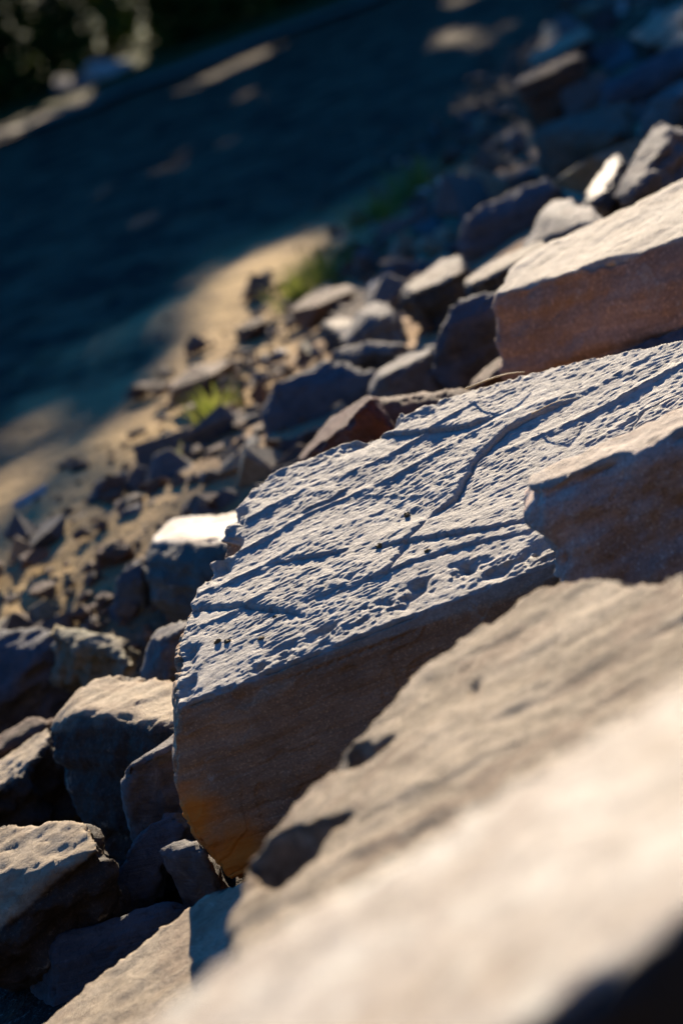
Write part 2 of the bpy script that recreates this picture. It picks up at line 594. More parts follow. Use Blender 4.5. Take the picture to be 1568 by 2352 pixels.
def main_sculpt(co, no, up):
    q = np.array(MQ)
    e1, e2, nn = np.array(E1), np.array(E2), np.array(MN)
    uv = np.stack([(co - q) @ e1, (co - q) @ e2], 1)
    w = np.clip((up - 0.55) / 0.3, 0, 1)
    warp = 0.012 * fbm(np.stack([uv[:, 0] * 5, uv[:, 1] * 5, 0 * w], 1), 2)
    a = uv[:, 0] + warp
    c = uv[:, 1] + warp
    hh = (co - q) @ nn
    r1 = perlin(np.stack([a / 0.0175, c / 0.0062, hh * 10], 1))
    r2 = perlin(np.stack([a / 0.042, c / 0.0125, hh * 10 + 9], 1))
    r3 = perlin(np.stack([a / 0.30, c / 0.055, hh * 2 + 4], 1))
    r4 = perlin(np.stack([a / 0.011, c / 0.0062, hh * 10 + 3], 1))
    patch = 0.4 + 0.85 * np.clip(0.45 + 1.5 * fbm(np.stack([a * 4, c * 5, 0 * a + 2], 1), 2), 0, 1)
    d = patch * (0.0034 * r1 - 0.0024 * np.clip(r1 - 0.12, 0, 1) - 0.0024 * np.clip(r2 - 0.12, 0, 1)) + 0.0016 * r3
    # low terraces that run along the bedding
    ter = 9 * c + 0.8 * perlin(np.stack([a * 3, c * 5, 0 * a + 7], 1))
    d += 0.006 * (np.abs((ter % 1.0) - 0.5) * 2) ** 6 * np.clip(perlin(np.stack([a * 2.5, c * 2.5, 0 * a + 31], 1)) * 3, 0, 1)
    steps = [  # polyline, height of the raised side (+ = left of travel), reach, groove
        ([(1330, 915), (1240, 950), (1165, 990), (1095, 1055), (1070, 1100), (1048, 1145), (985, 1192)], -0.016, 0.10, 0.010),
        ([(985, 1192), (940, 1235), (900, 1300), (870, 1335)], -0.007, 0.05, 0.006),
        ([(795, 1022), (860, 1000), (960, 998), (1080, 985), (1140, 960)], 0.017, 0.10, 0.006),
        ([(425, 1403), (480, 1396), (560, 1393), (630, 1402), (700, 1415)], 0.012, 0.08, 0.008),
        ([(620, 1300), (680, 1285), (740, 1278), (800, 1262)], 0.010, 0.07, 0.004),
        ([(850, 1262), (900, 1252), (960, 1240), (1060, 1226), (1240, 1190)], 0.010, 0.05, 0.006),
        ([(760, 1370), (850, 1330), (940, 1295), (1060, 1255), (1245, 1212)], 0.008, 0.05, 0.005),
        ([(740, 1375), (775, 1350), (800, 1345)], 0.008, 0.04, 0.003),
        ([(1440, 1000), (1480, 950), (1568, 905), (1650, 880)], -0.016, 0.09, 0.008),
        ([(690, 1180), (760, 1150), (800, 1120)], 0.010, 0.08, 0.0),
    ]
    for pl, hgt, reach, gr in steps:
        pts = [loc2(x, y) for x, y in pl]
        uvw = uv + 0.006 * np.stack([perlin(np.stack([a * 40, c * 40, 0 * a + 3], 1)), perlin(np.stack([a * 40, c * 40, 0 * a + 8], 1))], 1)
        hgt, reach, gr = hgt * 0.36, reach * 1.8, gr * 0.6
        dist, sg, t = poly_dist(pts, uvw)
        fade = np.clip(np.minimum(t, 1 - t) * 6, 0, 1) ** 0.7
        side = sg * np.sign(hgt)
        d += fade * np.where(side > 0, abs(hgt) * np.exp(-(dist / reach) ** 2), -0.25 * abs(hgt) * np.exp(-(dist / (0.4 * reach)) ** 2))
        d -= fade * gr * np.exp(-(dist / 0.0045) ** 2)
    co = co + nn[None, :] * (d * w)[:, None]
    # chipped rim
    rim = [loc2(x, y) for x, y in ((1030, 912), (800, 1015), (690, 1060), (600, 1103), (540, 1172), (512, 1255), (485, 1320), (430, 1400), (403, 1480), (400, 1545), (408, 1625), (455, 1606), (560, 1560), (830, 1420), (1010, 1330), (1290, 1262), (1500, 1190))]
    dr, _, _ = poly_dist(rim, uv)
    wr = np.exp(-((dr ** 2 + hh ** 2) / 0.035 ** 2))
    inn = co.mean(0) - co
    inn /= np.linalg.norm(inn, axis=1)[:, None]
    inn = inn * 0.75 - nn * 0.65
    co = co + inn * (wr * (0.030 * np.clip(2.0 * fbm(co * 11, 3) - 0.05, 0, 1) + 0.007 * np.clip(2 * fbm(co * 42, 3), 0, 1)))[:, None]
    # broken, pitted foot of the boulder
    sidew = np.clip(0.5 - up, 0, 1)
    pit = fbm(co * 26, 3)
    return co - no * (sidew * 0.006 * np.clip(pit, 0, 1))[:, None]

A = rock('boulder', 'large flat-topped boulder with rippled grey top in sharp focus and brown broken front', 
     top=[(400, 1545), (403, 1480), (430, 1400), (485, 1320), (512, 1255), (540, 1172), (600, 1103), (690, 1060), (800, 1015), (905, 962),
          (1030, 912), (1200, 872), (1290, 838), (1420, 815), (1568, 790), (1720, 745), (1700, 1120), (1290, 1262), (1010, 1330), (830, 1420), (560, 1560), (455, 1606), (408, 1625)],
     anchor=MA, n=MN,
     low=[(700, 1545, -0.993), (830, 1478, -0.993), (1010, 1395, -0.993), (1290, 1322, -0.993), (403, 1700, None), (393, 1800, None), (423, 1885, None), (480, 1965, None), (520, 2024, None), (560, 1990, None), (700, 1870, None), (1000, 1640, None), (1300, 1420, None), (1640, 1330, None)],
     back=0.34, vox=0.0030, mat='main', amp=0.009, ridge=0.007, chops=0, rounding=2, sculpt=main_sculpt, lowk=1.0, auto=0.012, streak=0.0,
     bites=[(516, 1262, None, 0.042), (388, 1470, None, 0.022), (380, 1770, 4.29, 0.03), (420, 1405, None, 0.016)],
     stain_glow=[(530, 2020, 4.32, 0.135), (435, 1890, 4.30, 0.08)], cat='boulder', shrink=0.9)

# ------------------------------------------------------------------ the other large rocks around it
rock('boulder', 'sunlit flat boulder with thick brown side, leaning over the upper end of the rippled boulder',
     top=[(1140, 668), (1175, 625), (1200, 592), (1270, 552), (1400, 490), (1568, 412), (1760, 325), (1760, 470), (1568, 545), (1420, 592), (1300, 628), (1240, 642), (1180, 650)],
     anchor=(1350, 570, 5.45), n=(-0.10, -0.02, 1),
     low=[(1127, 690, None), (1132, 730, None), (1155, 790, None), (1162, 885, None), (1220, 880, None), (1400, 815, None), (1568, 760, None), (1760, 700, None)],
     back=0.5, vox=0.009, auto=0.008, mat='rusty', amp=0.02, ridge=0.012, chops=2, chop_d=0.03, rounding=1, cat='boulder')
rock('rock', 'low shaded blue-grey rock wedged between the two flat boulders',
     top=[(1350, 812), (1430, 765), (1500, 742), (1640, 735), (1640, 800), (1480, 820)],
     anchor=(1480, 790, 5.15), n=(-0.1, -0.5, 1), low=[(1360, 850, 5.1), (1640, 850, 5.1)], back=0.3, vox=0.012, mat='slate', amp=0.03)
rock('boulder', 'thick layered block with reddish banded front resting on the rippled boulder',
     top=[(1200, 1103), (1215, 1090), (1300, 1048), (1420, 996), (1568, 935), (1760, 850), (1760, 905), (1568, 988), (1450, 1030), (1340, 1075), (1245, 1112), (1205, 1116)],
     anchor=(1400, 1035, 3.95), n=(-0.08, -0.02, 1),
     low=[(1200, 1122, None), (1235, 1190, None), (1262, 1245, None), (1305, 1330, None), (1450, 1420, None), (1760, 1420, None), (1760, 1000, None)],
     back=0.34, vox=0.009, auto=0.005, mat='layer', amp=0.012, ridge=0.014, chops=1, chop_d=0.02, rounding=1, cat='boulder')
rock('boulder', 'blurred sunlit tan boulder sloping between the rippled boulder and the palest slab',
     top=[(520, 2150), (530, 2085), (548, 2005), (600, 1932), (700, 1832), (850, 1662), (960, 1540), (1060, 1452), (1180, 1372), (1265, 1334), (1568, 1326), (1800, 1320), (1850, 1550), (1500, 1750), (1000, 2050), (560, 2260)],
     anchor=(1050, 1700, 3.15), n=(-0.18, 0.0, 1),
     low=[(530, 2250, 2.72), (640, 2400, 2.6), (1300, 2200, 2.55), (1850, 1900, 2.6)],
     back=0.45, vox=0.0085, mat='ochre', streak=0.003, amp=0.018, ridge=0.012, chops=2, chop_d=0.04, rounding=1, cat='boulder',
     dents=[([(575, 1990), (650, 1925), (700, 1920), (800, 1905), (745, 1950), (720, 2000), (670, 2060), (625, 2040)], 0.08), ([(770, 1762), (812, 1715), (860, 1720), (905, 1700), (870, 1750), (840, 1770)], 0.05),
            ([(1078, 1600), (1085, 1572), (1102, 1578), (1095, 1606)], 0.012)])
rock('flat_rock', 'palest bright slab, strongly blurred, running diagonally across the nearest rocks',
     top=[(250, 2400), (365, 2312), (520, 2200), (760, 2062), (1000, 1930), (1300, 1722), (1568, 1555), (1900, 1370), (1900, 1880), (1568, 2110), (1370, 2250), (1180, 2390), (900, 2560), (300, 2700)],
     anchor=(1000, 2150, 1.75), n=(-0.20, 0.03, 1),
     low=[(1150, 2480, None), (1350, 2400, None), (1568, 2300, None), (1900, 2100, None)],
     back=0.3, vox=0.008, mat='pale', amp=0.006, ridge=0.008, streak=0.0014, chops=1, chop_d=0.02, rounding=1, cat='flat rock')
rock('flat_rock', 'smooth tan slab below the ochre tip of the rippled boulder, half in blue shadow',
     top=[(20, 2400), (180, 2270), (290, 2192), (380, 2122), (432, 2082), (460, 2066), (540, 2030), (640, 1990), (760, 2100), (760, 2500), (100, 2600)],
     anchor=(350, 2230, 4.0), n=(-0.16, -0.06, 1), low=[(60, 2640, None), (700, 2640, None)],
     back=0.3, vox=0.010, mat='tan', amp=0.012, ridge=0.008, chops=0, rounding=2, cat='flat rock')
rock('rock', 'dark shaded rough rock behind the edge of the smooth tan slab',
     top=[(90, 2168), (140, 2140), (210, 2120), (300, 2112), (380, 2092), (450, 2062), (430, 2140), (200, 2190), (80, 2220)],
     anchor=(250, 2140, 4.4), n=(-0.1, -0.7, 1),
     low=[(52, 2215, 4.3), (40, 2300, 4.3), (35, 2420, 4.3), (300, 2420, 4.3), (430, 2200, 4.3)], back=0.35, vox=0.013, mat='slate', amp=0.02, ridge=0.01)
rock('rock', 'long shaded blue-grey rock leaning up beneath the ochre tip of the rippled boulder',
     top=[(300, 1950), (355, 1872), (395, 1868), (425, 1900), (350, 1965), (330, 2060), (280, 2120), (200, 2125)],
     anchor=(320, 1980, 4.55), n=(-0.5, -0.75, 0.55), low=[(190, 2160, 4.5), (300, 2160, 4.45)], back=0.3, vox=0.012, mat='slate', amp=0.016, ridge=0.012)
rock('stone', 'small grey rounded stone with a thin bright rim tucked under the ochre tip',
     top=[(352, 1958), (390, 1940), (425, 1928), (450, 1925), (470, 1950), (400, 1958), (356, 1966)],
     anchor=(400, 1945, 4.4), n=(-0.1, -0.05, 1),
     low=[(342, 1980, 4.33), (340, 2012, 4.32), (352, 2040, 4.31), (400, 2062, 4.31), (470, 2068, 4.31), (515, 2040, 4.31), (500, 1990, 4.33)], back=0.2, vox=0.009, mat='grey', amp=0.012, ridge=0.004, rounding=1, cat='stone')
rock('rock', 'wide tan rock with sunlit top cut by a straight shadow edge beside the dark hollow',
     top=[(-120, 1912), (0, 1902), (80, 1896), (175, 1886), (207, 1892), (232, 1950), (180, 1958), (120, 1990), (0, 2012), (-120, 2030)],
     anchor=(80, 1945, 4.5), n=(-0.15, -0.16, 1),
     low=[(242, 1990, 4.42), (235, 2060, 4.38), (190, 2140, 4.36), (0, 2230, 4.32), (-120, 2250, 4.3)], back=0.35, vox=0.011, mat='tan', amp=0.015, ridge=0.016)
rock('rock', 'blocky pointed rock with bright ridged top against the front corner of the rippled boulder',
     top=[(168, 1612), (205, 1556), (262, 1549), (330, 1558), (420, 1572), (430, 1668), (330, 1650), (250, 1640), (180, 1630)],
     anchor=(300, 1600, 4.95), n=(0.05, -0.02, 1),
     low=[(106, 1668, 4.9), (112, 1690, 4.87), (140, 1755, 4.85), (190, 1850, 4.83), (215, 1960, 4.83), (330, 1960, 4.8), (430, 1850, 4.8)], back=0.4, vox=0.011, mat='tan', amp=0.018, ridge=0.012, chops=1, chop_d=.03)
rock('rock', 'upright grey rock with thin bright edge squeezed against the side of the rippled boulder',
     top=[(282, 1768), (330, 1735), (405, 1682), (430, 1672), (430, 1700), (350, 1740)],
     anchor=(350, 1725, 4.65), n=(-0.15, 0.0, 1),
     low=[(278, 1785, 4.6), (285, 1850, 4.58), (295, 1930, 4.57), (330, 1950, 4.56), (430, 1900, 4.56)], back=0.3, vox=0.011, mat='grey', amp=0.014, ridge=0.006, chops=2, chop_d=.02)
rock('flat_rock', 'thin striped slab of long sunlit ledges beside the blocky pointed rock',
     top=[(-150, 1850), (0, 1752), (70, 1690), (108, 1668), (118, 1692), (60, 1760), (0, 1812), (-150, 1930)],
     anchor=(50, 1740, 5.25), n=(-0.2, -0.1, 1), low=[(110, 1740, 5.2), (0, 1850, 5.15), (-150, 1980, 5.1)], back=0.2, vox=0.012, mat='tan', amp=0.014, ridge=0.02, cat='flat rock')
rock('rock', 'dark rock with faint rim behind the striped slab of long ledges',
     top=[(-120, 1760), (0, 1690), (90, 1640), (135, 1640), (60, 1700), (-120, 1790)],
     anchor=(40, 1680, 5.55), n=(-0.2, -0.12, 1), low=[(60, 1760, 5.5), (-120, 1830, 5.45)], back=0.25, vox=0.016, mat='brown', amp=0.02)
rock('rock', 'shaded blue-grey slab tilted below a sunlit rim beside the lichen-spotted rock',
     top=[(-120, 1452), (0, 1452), (110, 1446), (150, 1470), (120, 1500), (60, 1470), (-120, 1475)],
     anchor=(60, 1462, 6.1), n=(-0.05, -0.3, 1), low=[(150, 1520, 6.0), (100, 1580, 5.95), (20, 1650, 5.9), (-120, 1700, 5.9)], back=0.4, vox=0.016, mat='slate', amp=0.02)
rock('rock', 'lichen-spotted rock with rough golden sunlit flank behind the blocky pointed rock',
     top=[(105, 1452), (140, 1438), (180, 1442), (250, 1462), (292, 1470), (300, 1530), (240, 1505), (150, 1462)],
     anchor=(200, 1470, 5.9), n=(0.15, -0.25, 1), low=[(300, 1560, 5.8), (200, 1560, 5.8), (130, 1500, 5.85)], back=0.35, vox=0.014, mat='moss', amp=0.035, ridge=0.02)
rock('rock', 'purplish rock with bright curved rim half hidden by the side of the rippled boulder',
     top=[(345, 1470), (372, 1435), (420, 1420), (450, 1430), (420, 1450), (375, 1470)],
     anchor=(390, 1445, 5.3), n=(-0.35, 0.0, 1), low=[(335, 1510, 5.25), (328, 1570, 5.22), (345, 1620, 5.2), (450, 1620, 5.2)], back=0.3, vox=0.013, mat='grey', amp=0.02)
rock('flat_rock', 'brilliant white sunlit slab with dark front poking out behind the chipped corner of the boulder',
     top=[(385, 1195), (430, 1185), (480, 1180), (560, 1178), (640, 1190), (640, 1255), (505, 1243), (440, 1228), (395, 1212)],
     anchor=(480, 1210, 6.1), n=(0.12, 0.12, 1), low=[(335, 1242, 6.05), (328, 1300, 6.0), (355, 1380, 5.95), (420, 1430, 5.95), (560, 1430, 5.95)], back=0.4, vox=0.013, mat='pale', amp=0.015, ridge=0.008, cat='flat rock', chops=1)
rock('rock', 'triangular blue shaded rock standing before the white slab',
     top=[(268, 1330), (300, 1285), (330, 1290), (335, 1330), (300, 1340)],
     anchor=(300, 1310, 6.4), n=(-0.3, -0.7, 1), low=[(252, 1400, 6.3), (262, 1455, 6.28), (340, 1470, 6.25), (372, 1400, 6.28)], back=0.3, vox=0.016, mat='slate', amp=0.016)
rock('rock', 'blue shaded rock with knobbly lit crest lying on the gravel by the lichen-spotted rock',
     top=[(75, 1400), (120, 1372), (170, 1368), (215, 1362), (255, 1385), (200, 1400), (120, 1412)],
     anchor=(170, 1385, 6.8), n=(-0.1, -0.45, 1), low=[(62, 1450, 6.7), (160, 1475, 6.65), (265, 1450, 6.65)], back=0.3, vox=0.018, mat='slate', amp=0.03)
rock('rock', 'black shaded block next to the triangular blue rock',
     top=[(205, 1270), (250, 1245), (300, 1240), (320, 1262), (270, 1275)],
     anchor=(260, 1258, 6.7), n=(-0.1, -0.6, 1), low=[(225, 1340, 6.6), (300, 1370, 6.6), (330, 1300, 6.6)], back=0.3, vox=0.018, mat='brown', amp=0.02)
rock('boulder', 'rounded blue shaded boulder alone at the edge of the brown gravel',
     top=[(200, 1130), (230, 1098), (280, 1088), (315, 1105), (310, 1135), (240, 1140)],
     anchor=(260, 1115, 7.6), n=(-0.2, -0.55, 1), low=[(185, 1180, 7.5), (210, 1225, 7.45), (290, 1225, 7.45), (320, 1170, 7.5)], back=0.35, vox=0.02, mat='slate', amp=0.03, rounding=1, cat='boulder')
rock('flat_rock', 'dark red slab standing on edge behind the rippled boulder',
     top=[(690, 1050), (760, 965), (800, 935), (850, 905), (856, 918), (800, 955), (720, 1045)],
     anchor=(780, 965, 5.7), n=(-0.55, 0.15, 1), low=[(670, 1080, 5.6), (860, 1060, 5.6), (860, 940, 5.62)], back=0.12, vox=0.012, mat='red', amp=0.012, ridge=0.006, cat='flat rock')
rock('flat_rock', 'grey-brown slab with knobbly rim light just above the far edge of the rippled boulder',
     top=[(835, 912), (900, 905), (960, 898), (1050, 893), (1120, 890), (1120, 902), (950, 910), (850, 920)],
     anchor=(950, 903, 5.55), n=(-0.05, 0.05, 1), low=[(845, 1020, 5.5), (1120, 1000, 5.5)], back=0.15, vox=0.012, mat='brown', amp=0.014, ridge=0.006, cat='flat rock')
rock('rock', 'squared grey-blue block with sunlit tan top beyond the grey-brown slab',
     top=[(862, 855), (880, 838), (930, 815), (990, 795), (998, 806), (960, 830), (880, 866)],
     anchor=(930, 832, 6.4), n=(-0.15, 0.05, 1), low=[(846, 880, 6.35), (842, 920, 6.3), (960, 900, 6.3), (985, 850, 6.32)], back=0.3, vox=0.014, mat='grey', amp=0.010, ridge=0.004, chops=1, chop_d=.02)
rock('boulder', 'big dark boulder with blue shaded face above the dark red slab',
     top=[(625, 880), (665, 835), (740, 822), (820, 835), (860, 860), (780, 880), (680, 890)],
     anchor=(740, 850, 7.0), n=(-0.2, -0.6, 1), low=[(600, 950, 6.9), (605, 1030, 6.85), (660, 1090, 6.8), (850, 1050, 6.75), (870, 900, 6.8)], back=0.45, vox=0.02, mat='slate', amp=0.03, cat='boulder')
rock('flat_rock', 'purple-grey curved slab with soft rim below two small sunlit stones',
     top=[(765, 810), (800, 790), (860, 778), (930, 790), (920, 805), (850, 805), (780, 825)],
     anchor=(850, 795, 7.1), n=(-0.05, -0.4, 1), low=[(775, 850, 7.0), (930, 850, 7.0)], back=0.2, vox=0.016, mat='grey', amp=0.02, cat='flat rock')
rock('stone', 'small flat sunlit stone, lower of two pale stones beside the green tufts',
     top=[(742, 738), (775, 728), (810, 728), (826, 742), (815, 758), (760, 758)],
     anchor=(785, 743, 7.9), n=(0.1, 0.05, 1), low=[(750, 775, 7.85), (815, 775, 7.85)], back=0.15, vox=0.014, mat='cream', amp=0.012, cat='stone')
rock('rock', 'pale-topped rock with long blue shaded flank, upper of two pale stones beside the tufts',
     top=[(825, 712), (860, 692), (920, 684), (930, 700), (900, 716), (840, 722)],
     anchor=(880, 702, 7.6), n=(-0.05, 0.02, 1), low=[(775, 800, 7.4), (850, 800, 7.4), (925, 740, 7.5)], back=0.25, vox=0.016, mat='grey', amp=0.016)
rock('boulder', 'dark upright block directly behind the brown side of the sunlit flat boulder',
     top=[(1010, 760), (1040, 690), (1100, 668), (1180, 660), (1180, 690), (1080, 720)],
     anchor=(1090, 690, 6.2), n=(-0.4, -0.6, 1), low=[(985, 860, 6.1), (1030, 900, 6.1), (1200, 900, 6.1)], back=0.4, vox=0.018, mat='slate', amp=0.02, cat='boulder')
rock('rock', 'tilted brown rock peeping between the grey-brown slab and the sunlit flat boulder',
     top=[(1080, 872), (1120, 840), (1165, 810), (1200, 815), (1160, 850), (1100, 885)],
     anchor=(1140, 845, 5.75), n=(-0.4, 0.0, 1), low=[(1060, 920, 5.7), (1200, 920, 5.7)], back=0.2, vox=0.014, mat='brown', amp=0.014)
rock('flat_rock', 'pale triangular sunlit slab with blue flank beside the long pale slab',
     top=[(925, 665), (980, 620), (1040, 575), (1062, 572), (1068, 615), (1010, 650), (950, 680)],
     anchor=(1005, 630, 7.3), n=(-0.2, -0.05, 1), low=[(920, 700, 7.2), (1000, 720, 7.15), (1060, 660, 7.2)], back=0.25, vox=0.015, mat='cream', amp=0.012, cat='flat rock')
rock('flat_rock', 'long narrow pale slab with sunlit top touching the end of the sunlit flat boulder',
     top=[(1062, 642), (1120, 602), (1200, 565), (1262, 545), (1270, 556), (1200, 595), (1120, 640), (1075, 658)],
     anchor=(1165, 600, 6.5), n=(-0.18, 0.0, 1), low=[(1065, 690, 6.4), (1250, 640, 6.4)], back=0.25, vox=0.014, mat='cream', amp=0.012, ridge=0.008, cat='flat rock')
rock('boulder', 'large blue shaded boulder with rim-lit crest above the two pale slabs',
     top=[(1055, 505), (1100, 470), (1180, 440), (1260, 405), (1290, 420), (1200, 470), (1100, 515)],
     anchor=(1170, 460, 8.2), n=(-0.2, -0.5, 1), low=[(1060, 600, 8.0), (1200, 620, 7.95), (1290, 520, 8.0)], back=0.5, vox=0.02, mat='slate', amp=0.025, cat='boulder')
rock('rock', 'angular grey rock with glinting upper edge behind the sunlit flat boulder',
     top=[(1240, 490), (1262, 460), (1290, 450), (1390, 485), (1400, 500), (1280, 480)],
     anchor=(1300, 470, 6.6), n=(-0.1, 0.1, 1), low=[(1200, 570, 6.5), (1260, 600, 6.5), (1400, 560, 6.5)], back=0.3, vox=0.016, mat='grey', amp=0.016)
rock('stone', 'brilliant white sunlit wedge of stone standing between shaded grey rocks',
     top=[(1345, 445), (1375, 400), (1405, 356), (1420, 362), (1412, 400), (1372, 455), (1352, 460)],
     anchor=(1385, 405, 7.3), n=(-0.35, 0.1, 1), low=[(1350, 490, 7.2), (1400, 450, 7.2)], back=0.2, vox=0.013, mat='pale', amp=0.006, chops=1, chop_d=.02, cat='stone')
rock('rock', 'tall fissured rock with pale sunlit ridge rising behind the sunlit flat boulder',
     top=[(1440, 400), (1480, 330), (1510, 285), (1535, 300), (1500, 370), (1460, 430)],
     anchor=(1490, 350, 6.9), n=(-0.35, -0.05, 1), low=[(1390, 500, 6.8), (1500, 480, 6.75), (1600, 400, 6.75), (1600, 300, 6.8)], back=0.35, vox=0.015, mat='grey', amp=0.022, ridge=0.02)
rock('boulder', 'brown block with flat grey sunlit top among the blurred rocks of the upper slope',
     top=[(1228, 292), (1270, 275), (1350, 262), (1420, 240), (1442, 228), (1440, 280), (1420, 305), (1330, 306), (1240, 304)],
     anchor=(1340, 285, 9.0), n=(-0.05, -0.12, 1), low=[(1225, 330, 8.9), (1250, 385, 8.85), (1300, 400, 8.85), (1430, 360, 8.85)], back=0.4, vox=0.02, mat='brown', amp=0.02, cat='boulder')
rock('flat_rock', 'long thin grey slab with beaded rim of light high on the blurred slope',
     top=[(1170, 190), (1240, 155), (1330, 118), (1340, 130), (1260, 168), (1180, 205)],
     anchor=(1250, 160, 11.0), n=(-0.1, -0.1, 1), low=[(1180, 225, 10.9), (1340, 160, 10.9)], back=0.3, vox=0.025, mat='brown', amp=0.02, cat='flat rock')
rock('rock', 'tan rock with warm sunlit top in the top corner of the blurred slope',
     top=[(1440, 85), (1490, 40), (1560, 5), (1600, 15), (1560, 60), (1480, 95)],
     anchor=(1510, 50, 11.2), n=(-0.1, -0.1, 1), low=[(1450, 115, 11.1), (1580, 90, 11.1)], back=0.35, vox=0.025, mat='tan', amp=0.025)
rock('boulder', 'dark blue-grey boulder with long straight edge between brown block and top corner',
     top=[(1370, 200), (1440, 160), (1520, 120), (1620, 80), (1640, 110), (1500, 185), (1390, 225)],
     anchor=(1480, 155, 9.8), n=(-0.1, -0.5, 1), low=[(1380, 260, 9.6), (1480, 290, 9.5), (1640, 230, 9.5)], back=0.5, vox=0.025, mat='slate', amp=0.03, cat='boulder')
rock('rock', 'dark rock with curved rim light beside the tall fissured rock',
     top=[(1470, 255), (1500, 225), (1560, 190), (1620, 170), (1620, 200), (1520, 245)],
     anchor=(1540, 215, 8.4), n=(-0.2, -0.1, 1), low=[(1465, 300, 8.3), (1540, 330, 8.3), (1620, 300, 8.3)], back=0.3, vox=0.02, mat='grey', amp=0.025)
rock('flat_rock', 'brownish slab half buried above the long thin grey slab on the blurred slope',
     top=[(1210, 130), (1280, 85), (1345, 55), (1360, 80), (1290, 115), (1220, 150)],
     anchor=(1285, 100, 12.5), n=(-0.1, -0.1, 1), low=[(1220, 170, 12.4), (1350, 110, 12.4)], back=0.3, vox=0.03, mat='tan', amp=0.025, cat='flat rock')

# ------------------------------------------------------------------ loose stones of the rubble: one mesh per shape, each stone its own object
def loose_shapes(n, seed):
    rng = np.random.default_rng(seed)
    out = []
    for k in range(n):
        pts = rng.normal(size=(9, 3))
        pts /= np.linalg.norm(pts, axis=1)[:, None]
        pts *= rng.uniform(0.75, 1.2, (9, 1)) * np.array([1.0, rng.uniform(0.6, 0.95), rng.uniform(0.4, 0.7)])
        bm = hull_mesh([Vector(p) for p in pts])
        bmesh.ops.bevel(bm, geom=list(bm.edges), offset=0.03, segments=1, affect='EDGES', clamp_overlap=True)
        me = bpy.data.meshes.new('stone_shape')
        bm.to_mesh(me)
        bm.free()
        co = get_co(me)
        co = co + 0.05 * np.stack([fbm(co * 2.5 + s, 3) for s in (k, k + 40, k + 90)], 1)
        co[:, 2] -= co[:, 2].min()
        set_co(me, co)
        out.append(me)
    return out

MAT['glint'] = rock_material('glossy_pale_stone', (0.7, 0.66, 0.58), (0.55, 0.5, 0.42), gloss=0.25)
SHAPES = {}
for i, m in enumerate(('grey', 'slate', 'brown', 'tan', 'moss', 'glint')):
    SHAPES[m] = loose_shapes(4, 100 + i)
    for me in SHAPES[m]:
        me.materials.append(MAT[m])

ZONES = {
    'gravel': ('small loose stone in the gravel where sand meets rubble', 'loose stones at the foot of the rubble'),
    'slope': ('blurred broken stone among the shaded rubble of the upper slope', 'broken stones of the upper slope'),
    'gap': ('dark stone wedged in the hollows between the big near rocks', 'stones wedged between near rocks'),
}

def clear_of_big(x, y, size):
    return all(math.hypot(x - c[0], y - c[1]) > 0.75 * r + size for c, r in HAND)

STONES = []
def stone(x, y, size, zone, sink=0.2):
    if not clear_of_big(x, y, size):
        return False
    m = random.choices(('grey', 'slate', 'brown', 'tan', 'moss', 'glint'), (4, 4, 3, 2, 1, 0.7 if size < 0.09 and zone != 'gap' else 0))[0]
    STONES.append((size / y, m, random.choice(SHAPES[m]), (x, y, float(ground_z(x, y)) - sink * size),
                   (random.uniform(-.35, .35), random.uniform(-.35, .35), random.uniform(0, 6.28)),
                   (size, size * random.uniform(.8, 1.1), size * random.uniform(.8, 1.2)), zone))
    return True

def link_stones():
    STONES.sort(key=lambda q: -q[0])
    for _, m, me, loc, rot, scl, zone in STONES[:270]:
        o = bpy.data.objects.new('stone', me)
        o.location, o.rotation_euler, o.scale = loc, rot, scl
        col.objects.link(o)
        tag(o, ZONES[zone][0], 'stone', ZONES[zone][1])
    from mathutils import Euler
    mats = ['grey', 'slate', 'brown', 'tan', 'moss', 'glint']
    V, F, MI = [], [], []
    n0 = 0
    for _, m, me, loc, rot, scl, zone in STONES[270:]:
        mw = Matrix.Translation(loc) @ Euler(rot).to_matrix().to_4x4() @ Matrix.Diagonal((*scl, 1))
        R = np.array(mw)
        co = get_co(me) @ R[:3, :3].T + R[:3, 3]
        V.append(co)
        for p in me.polygons:
            F.append(tuple(v + n0 for v in p.vertices))
            MI.append(mats.index(m))
        n0 += len(co)
    me = bpy.data.meshes.new('rubble')
    me.from_pydata(np.concatenate(V).tolist(), [], F)
    for m in mats:
        me.materials.append(MAT[m])
    me.polygons.foreach_set('material_index', MI)
    o = bpy.data.objects.new('rubble', me)
    col.objects.link(o)
    tag(o, 'fine broken rubble filling the slope between the larger stones', 'rubble', kind='stuff')

n_s = 0
while n_s < 290:                                   # the mixed band along the foot of the rubble
    y = 6.2 + 11 * random.random() ** 1.3
    t = random.gauss(0.42, 0.26)
    x = -1.0 + (t + 0.318 * (y - 6.6)) / 0.948
    n_s += stone(x, y, min(0.12, 0.03 * math.exp(random.gauss(0.3, 0.5))), 'gravel')
n_s = 0
while n_s < 620:                                   # rubble of the slope
    y = 7.6 + 11 * random.random() ** 1.2
    t = random.uniform(0.45, 3.8)
    x = -1.0 + (t + 0.318 * (y - 6.6)) / 0.948
    n_s += stone(x, y, random.choice((.035, .045, .055, .07, .09, .13, .2)) * random.uniform(.8, 1.2), 'slope')
for k in range(260):
    y = random.uniform(4.4, 7.4)
    t = random.uniform(-0.1, 1.6)
    x = -1.0 + (t + 0.318 * (y - 6.6)) / 0.948
    stone(x, y, random.uniform(0.05, 0.13), 'gap')

link_stones()

